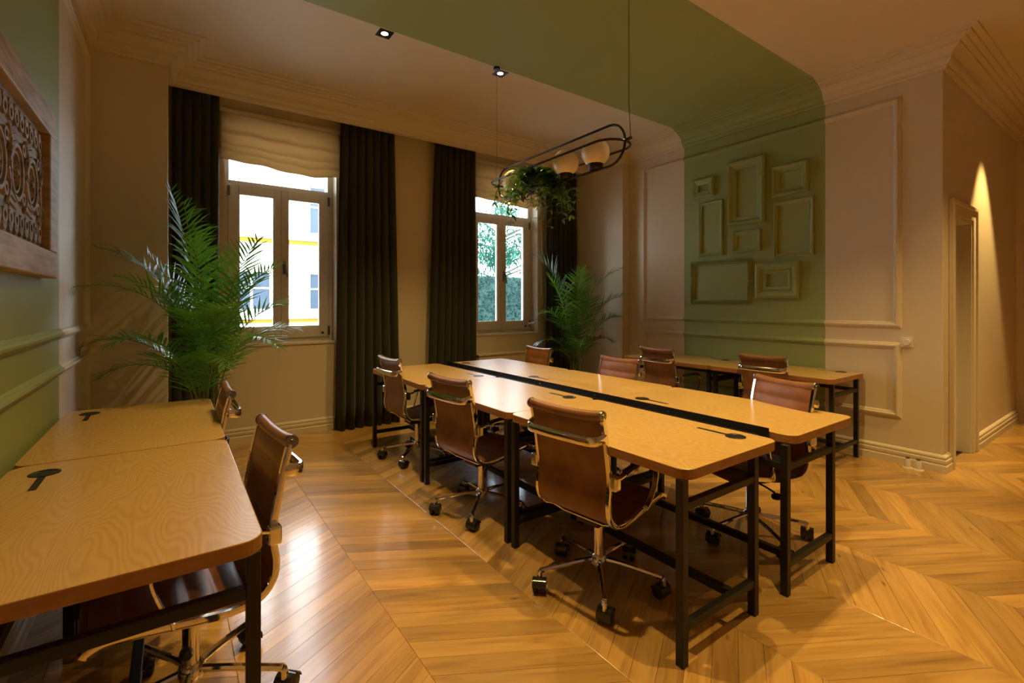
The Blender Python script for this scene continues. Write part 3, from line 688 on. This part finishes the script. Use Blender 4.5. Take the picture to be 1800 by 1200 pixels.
PR = [(-.8, .0, 1.95, 88, 28, 2.6, .42, .52), (.6, -.1, 1.80, 87, 15, 2.6, .36, .52), (.9, -.4, 1.50, 86, 0, 2.4, .34, .48), (-.7, -.6, 1.35, 85, -20, 2.3, .30, .45), (-1, -.2, 1.25, 84, -30, 2.3, .28, .42), (.3, -1, 1.40, 86, 10, 2.3, .32, .45), (.8, .1, 1.25, 84, -15, 2.2, .30, .42), (-.3, -.9, 1.15, 84, -25, 2.2, .28, .4), (.1, -.8, 1.60, 88, 45, 2.3, .34, .5), (-.9, -.5, 1.0, 80, -40, 2, .25, .4), (.7, -.8, 1.0, 80, -30, 2, .25, .4), (-.4, .2, 1.55, 88, 50, 2.3, .34, .5), (0, -1, .95, 80, -30, 2, .25, .38), (-.8, -.7, .8, 75, -40, 2, .22, .35)]
palm('potted_palm', (4.50, 4.80, 0), PR, 'dark green areca palm in the far corner by the hedge window', [M['palm_dark'], M['palm']], 12)
# ------------------------------------------------------------------ empty picture frames painted like the wall
def pic_frame(y0, y1, z0, z1, w, d, label, style=0):
    r = empty('picture_frame', (XR, (y0+y1)/2, (z0+z1)/2), label=label, cat='picture frame', group='empty green picture frames')
    hy, hz = (y1-y0)/2, (z1-z0)/2
    profs = {0: [(0, 0), (0, .5), (.15, 1), (.35, .95), (.6, .55), (.85, .4), (.9, .3), (1, .3), (1, 0)], 1: [(0, 0), (0, .8), (.25, 1), (.6, .7), (1, .55), (1, 0)], 2: [(0, 0), (0, .6), (.12, .9), (.2, .7), (.3, 1), (.4, .7), (.5, .95), (.6, .65), (.7, .85), (.8, .5), (1, .45), (1, 0)], 3: [(0, 0), (0, .7), (.2, .95), (.38, .9), (.68, .35), (.74, .55), (.9, .55), (1, .35), (1, 0)]}[style]
    for side in range(4):
        a0, a1, b0, b1 = -hy, hy, -hz, hz; m = MB(); vs = []
        for f, h in profs:
            o = f*w; c = [(a0+o, b0+o), (a1-o, b0+o), (a1-o, b1-o), (a0+o, b1-o)]; p, q = c[side], c[(side+1) % 4]
            vs += [(-h*d, *p), (-h*d, *q)]
        fs = [(2*i, 2*i+1, 2*i+3, 2*i+2) for i in range(len(profs)-1)]+[tuple(range(0, 2*len(profs), 2)), tuple(range(2*len(profs)-1, 0, -2))]
        m.add(vs, fs).build('frame_side', M['green'], r)
    if style == 2:
        for s in (-1, 1):
            m = MB()
            for k in range(-3, 4): m.lathe([(0, .012), (.014-.002*abs(k), .006), (.017-.002*abs(k), 0)], 8, mat=Matrix.Translation((-d*.9, s*(hy-w*.45)+.004*(k % 2), k*.022)) @ Matrix.Rotation(-PI/2, 4, 'Y'))
            m.build('carved_ornament', M['green'], r, smooth=SM)
    return r
for a in [(3.142, 3.418, 2.640, 2.864, .072, .05, 'smallest empty green frame, upper left of the frame cluster', 1), (2.558, 2.976, 2.249, 2.969, .100, .06, 'tall empty green frame with a broad border, top centre of the cluster', 0),
          (2.140, 2.490, 2.495, 2.811, .075, .045, 'empty green frame at the upper right of the cluster', 0), (3.040, 3.341, 1.942, 2.580, .034, .03, 'narrow upright empty green frame with a thin border', 1),
          (2.089, 2.473, 1.864, 2.440, .036, .032, 'large upright thin bordered empty green frame at the right of the cluster', 1), (2.604, 2.918, 1.950, 2.187, .046, .04, 'small landscape empty green frame in the cluster centre', 0),
          (2.713, 3.450, 1.386, 1.886, .050, .035, 'wide empty green frame with fluted border and side ornaments', 2), (2.217, 2.664, 1.441, 1.814, .118, .05, 'empty green frame with a very broad stepped border, lower right', 3)]:
    pic_frame(*a)
# ------------------------------------------------------------------ carved wooden panel on the left wall
AY0, AY1, AZ0, AZ1 = 2.02, 3.247, 1.505, 2.303
art = empty('carved_panel', (XL, (AY0+AY1)/2, (AZ0+AZ1)/2), label='old carved wooden panel in a broad plank frame on the left wall', cat='wall art')
hy, hz = (AY1-AY0)/2, (AZ1-AZ0)/2; fy, fz = .165, .125
for y0, y1, z0, z1 in ((-hy, hy, -hz, -hz+fz), (-hy, hy, hz-fz, hz), (-hy, -hy+fy, -hz+fz, hz-fz), (hy-fy, hy, -hz+fz, hz-fz)):
    MB().box(0, .055, y0, y1, z0, z1).build('frame_board', M['carved_frame'], art, bevel=.006)
iy, iz = hy-fy, hz-fz
MB().box(0, .018, -iy, iy, -iz, iz).build('backing', M['carved'], art)
RX = Matrix.Rotation(PI/2, 4, 'Y')
def relief(y, z): return Matrix.Translation((.018, y, z)) @ RX
def ring(name, y, z, R, r, h=.010, sy=1.0):
    m = MB().lathe([(R-r, 0), (R-r*.8, h), (R+r*.8, h), (R+r, 0)], 20, mat=Matrix.Translation((.016, y, z)) @ Matrix.Diagonal((1, sy, 1, 1)) @ RX); m.build(name, M['carved'], art, smooth=SM)
ny = 11
for row, zz, s in ((0, -iz+.075, 1), (1, iz-.075, -1)):
    for i in range(ny):
        y = -iy+.055+i*(2*iy-.11)/(ny-1)
        ring('carved_ring', y, zz, .024, .009, .012)
        a = [(.036*math.cos(PI*k/8), -s*.036*math.sin(PI*k/8)) for k in range(9)]
        if s < 0: a = a
        m = MB(); n = len(a)
        m.add([(.017, y+p, zz-s*.022+q) for p, q in a]+[(.027, y+p*.8, zz-s*.022+q*.8) for p, q in a], [(k, k+1, n+k+1, n+k) for k in range(n-1)]+[tuple(range(n, 2*n))]); m.build('carved_scallop', M['carved'], art)
for s in (-1, 1):
    for i in range(19):
        z = -iz+.11+i*(2*iz-.22)/18
        MB().box(-.006, .006, -.020, .020, -.010, .010, Matrix.Translation((.022, s*(iy-.032), z)) @ Matrix.Rotation(.6, 4, 'X')).build('rope_twist', M['carved'], art, bevel=.003)
for cy in (-.285, 0, .285)[::1]:
    y = cy*.86
    ring('oval_band', y, -.01, .105, .010, .016, .82)
    ring('oval_band', y, -.01, .078, .006, .010, .82)
    for k in range(14):
        a = 2*PI*k/14; m = MB(); c, s = math.cos(a), math.sin(a)
        pts = [(.012*c, .012*s), (.045*c-.012*s, .045*s+.012*c), (.066*c, .066*s), (.045*c+.012*s, .045*s-.012*c)]
        m.add([(.018, y+p*.82, -.01+q) for p, q in pts]+[(.032, y+.045*c*.82, -.01+.045*s)], [(0, 1, 4), (1, 2, 4), (2, 3, 4), (3, 0, 4)]); m.build('petal', M['carved'], art)
    MB().lathe([(.016, 0), (.012, .014), (0, .018)], 12, mat=relief(y, -.01)).build('rosette_boss', M['carved'], art, smooth=SM)
for y in (-.37, -.125, .125, .37):
    for s in (-1, 1):
        pts = [(.022, y+.055*math.sin(2.6*t)*(1-t*.35)+.01*s, s*(.015+.135*t)) for t in [i/10 for i in range(11)]]
        MB().tube(pts, .013, 6, scale=[1.1-.6*i/10 for i in range(11)]).build('scroll', M['carved'], art, smooth=SM)
        ring('scroll_eye', y-.025, s*.10, .02, .008, .014)
        for t in (.3, .55, .8):
            m = MB(); blade(m, (.022, y+.03, s*(.02+.12*t)), (0.15, .6, s*.5), (1, 0, 0), .075, .03, 0, 3); o = m.build('carved_leaf', M['carved'], art); so = o.modifiers.new('thick', 'SOLIDIFY'); so.thickness = .008
# ------------------------------------------------------------------ small wall and floor fittings
th = empty('thermostat', (XR, 1.367, 1.052), label='white square thermostat with round dial on the cream wall near the hall', cat='thermostat')
MB().box(-.010, 0, -.044, .044, -.044, .044).build('plate', M['white'], th, bevel=.003)
MB().lathe([(.030, 0), (.030, .012), (.026, .018), (0, .018)], 24, mat=Matrix.Translation((-.010, 0, 0)) @ Matrix.Rotation(-PI/2, 4, 'Y')).build('dial', M['white'], th, smooth=SM)
for y, l in ((1.335, 'capped heating pipe stub by the baseboard, farther from the hall corner'), (1.265, 'capped heating pipe stub by the baseboard, nearer the hall corner')):
    pp = empty('pipe_stub', (XR-.095, y, 0), label=l, cat='pipe', group='pipe stubs at the baseboard')
    MB().lathe([(0, 0), (.038, 0), (.036, .006), (.02, .008), (0, .008)], 18).build('floor_collar', M['white'], pp, smooth=SM)
    MB().lathe([(0, .006), (.021, .006), (.021, .068), (.017, .078), (0, .078)], 16).build('pipe', M['white'], pp, smooth=SM)
    MB().lathe([(0, .076), (.013, .076), (.013, .094), (0, .094)], 12).build('cap', M['steel'], pp, smooth=SM)
rad = empty('radiator_cover', (W2, YW, 0), label='low cream radiator cover under the hedge window behind the island', cat='radiator')
MB().box(-.55, .55, -.14, 0, .0, .70).build('body', M['cream'], rad, bevel=.004)
MB().box(-.56, .56, -.155, 0, .70, .718).build('shelf', M['cream'], rad, bevel=.004)
# ------------------------------------------------------------------ recessed ceiling spotlights
def spot(x, y, w, label, group, aim=None, size=100, blend=.75):
    r = empty('recessed_spotlight', (x, y, ZC), label=label, cat='spotlight', group=group)
    MB().box(-.055, .055, -.055, -.036, -.006, 0).box(-.055, .055, .036, .055, -.006, 0).box(-.055, -.036, -.036, .036, -.006, 0).box(.036, .055, -.036, .036, -.006, 0).build('bezel', M['plastic'], r)
    MB().box(-.036, .036, -.036, .036, -.0025, 0).build('reflector', M['plastic'], r)
    MB().lathe([(0, -.0045), (.020, -.0045), (.026, -.003), (.028, -.0024)], 20).build('lens', M['lens'], r, smooth=SM)
    d = bpy.data.lights.new('spot_beam', 'SPOT'); d.energy = w; d.color = LAMP; d.spot_size = math.radians(size); d.spot_blend = blend; d.shadow_soft_size = .022
    o = bpy.data.objects.new('spot_beam', d); COL.objects.link(o); o.parent = r; o.location = (0, 0, -.012)
    return r
seen = ['lit black square ceiling spotlight at the green band edge, nearer the left wall', 'lit black square ceiling spotlight at the green band edge, beside the thin far lamp cable']
k = 0
for x, y, w, s in SPOTS:
    if s: spot(x, y, w, seen[k], 'recessed ceiling spotlights'); k += 1
    else: spot(x, y, w, 'lit black square ceiling spotlight above the top edge of the view', 'spotlights above the view')
for x, y, w in HALL_SPOTS: spot(x, y, w, 'lit black square ceiling spotlight washing the hall wall', 'spotlights above the view', size=52, blend=.45)
# ------------------------------------------------------------------ the yard outside
M['facade'] = noise_mix(mat('pale_render', (.8, .78, .72), .8), (.78, .755, .70), (.84, .82, .77), 2, 3)
M['ochre'] = mat('ochre_ledge', (.22, .12, .012), .8, spec=.1)
M['pane_out'] = mat('facade_glass', (.035, .05, .07), .25, spec=.3)
M['paving'] = noise_mix(mat('yard_paving', (.5, .48, .44), .9), (.45, .43, .40), (.58, .56, .52), 3, 3)
struct('ground', MB().box(-14, 26, YW+.4, 40, -.9, -.7), M['paving'])
FY = 14.0
fac = empty('apartment_building', (0, FY, 0), label='pale rendered building with ochre ledges seen through the first window', cat='building')
MB().box(-8, 5.2, 0, 6, -.7, 8.8).build('wall', M['facade'], fac)
for z in (.93, 3.05, 6.3): MB().box(-8, 5.24, -.10, .02, z-.05, z+.05).build('ledge', M['ochre'], fac); MB().box(-8, 5.26, -.14, .02, z+.05, z+.13).build('ledge_cap', M['facade'], fac)
for i, x in enumerate((-3.3, -.9, 1.65, 3.5)):
    for z0, z1 in ((1.25, 2.2), (3.35, 4.6), (6.7, 8.2)):
        if i == 2 and z0 > 3: continue
        w = .42; m = MB().box(-w-.06, -w, -.05, .01, 0, z1-z0).box(w, w+.06, -.05, .01, 0, z1-z0).box(-.03, .03, -.04, .01, 0, z1-z0).box(-w, w, -.04, .01, (z1-z0)*.55, (z1-z0)*.55+.04)
        arc = [(-w-.12, z1-z0+.02)]+[(math.cos(t)*-(w+.12), z1-z0+.04+.10*math.sin(t)) for t in [PI*k/8 for k in range(9)]]+[(w+.12, z1-z0+.02)]
        m.prism(arc[::-1], -.09, .01, 'y')
        o = m.build('window', M['facade'], fac, loc=(x, 0, z0)); MB().box(-w, w, -.02, .005, 0, z1-z0).build('pane', M['pane_out'], o)
M['hedge'] = leafmat('hedge_leaf', (.003, .020, .018), (.012, .052, .046), .7, .2)
M['tree'] = leafmat('tree_leaf', (.008, .055, .042), (.03, .12, .085), .7, .25)
hd = empty('hedge', (6.6, 9.3, -.7), label='clipped dense green hedge seen through the right window', cat='hedge')
rnd = random.Random(3)
MB().box(-1.9, 2.6, .0, .8, 0, 2.72).build('hedge_core', mat('hedge_shade', (.02, .05, .04), .9), hd)
m = MB()
for k in range(9000):
    p = (rnd.uniform(-1.9, 2.6), -rnd.uniform(-.02, .07), rnd.uniform(0, 2.76)); d = Vector((rnd.uniform(-1, 1), rnd.uniform(-1, -.1), rnd.uniform(-.8, .8)))
    blade(m, p, d, (rnd.uniform(-.4, .4), -.6, 1), rnd.uniform(.05, .09), rnd.uniform(.03, .05), .3, 2)
o = m.build('hedge_leaves', M['hedge'], hd); o['kind'] = 'stuff'
tr = empty('tree', (8.3, 12.2, -.7), label='leafy tree rising behind the hedge through the right window', cat='tree')
m = MB().tube([(0, 0, 0), (.05, 0, 1.8), (-.1, .1, 3.2), (0, 0, 5)], .14, 8, scale=[1.2, 1, .8, .4]); bl = []
for k in range(26):
    a = rnd.uniform(0, 2*PI); z = rnd.uniform(1.9, 4.6); l = rnd.uniform(1.0, 2.5); e = Vector((math.cos(a)*l, math.sin(a)*l*.6, z+rnd.uniform(-.2, .8))); s = Vector((0, 0, z)); m.tube([s, s.lerp(e, .5)+Vector((0, 0, .15)), e], .03, 5, scale=[1, .7, .2]); bl.append((s, e))
m.build('trunk', mat('bark', (.12, .08, .05), .9), tr)
m = MB()
for s, e in bl:
    for k in range(300):
        p = s.lerp(e, rnd.uniform(.35, 1.05))+Vector((rnd.gauss(0, .2), rnd.gauss(0, .2), rnd.gauss(0, .16))); d = Vector((rnd.uniform(-1, 1), rnd.uniform(-1, 1), rnd.uniform(-1, .3))); blade(m, p, d, (0, 0, 1), rnd.uniform(.10, .17), rnd.uniform(.05, .08), .4, 2)
o = m.build('foliage', M['tree'], tr); o['kind'] = 'stuff'
# sky portals in the window openings (guide the sky's own light, add none)
for cx in (W1, W2):
    d = bpy.data.lights.new('sky_portal', 'AREA'); d.shape = 'RECTANGLE'; d.size = 2*WW; d.size_y = WZ1-WZ0; d.cycles.is_portal = True
    o = bpy.data.objects.new('sky_portal', d); COL.objects.link(o); o.location = (cx, YW+.32, (WZ0+WZ1)/2); o.rotation_euler = (-PI/2, 0, 0)
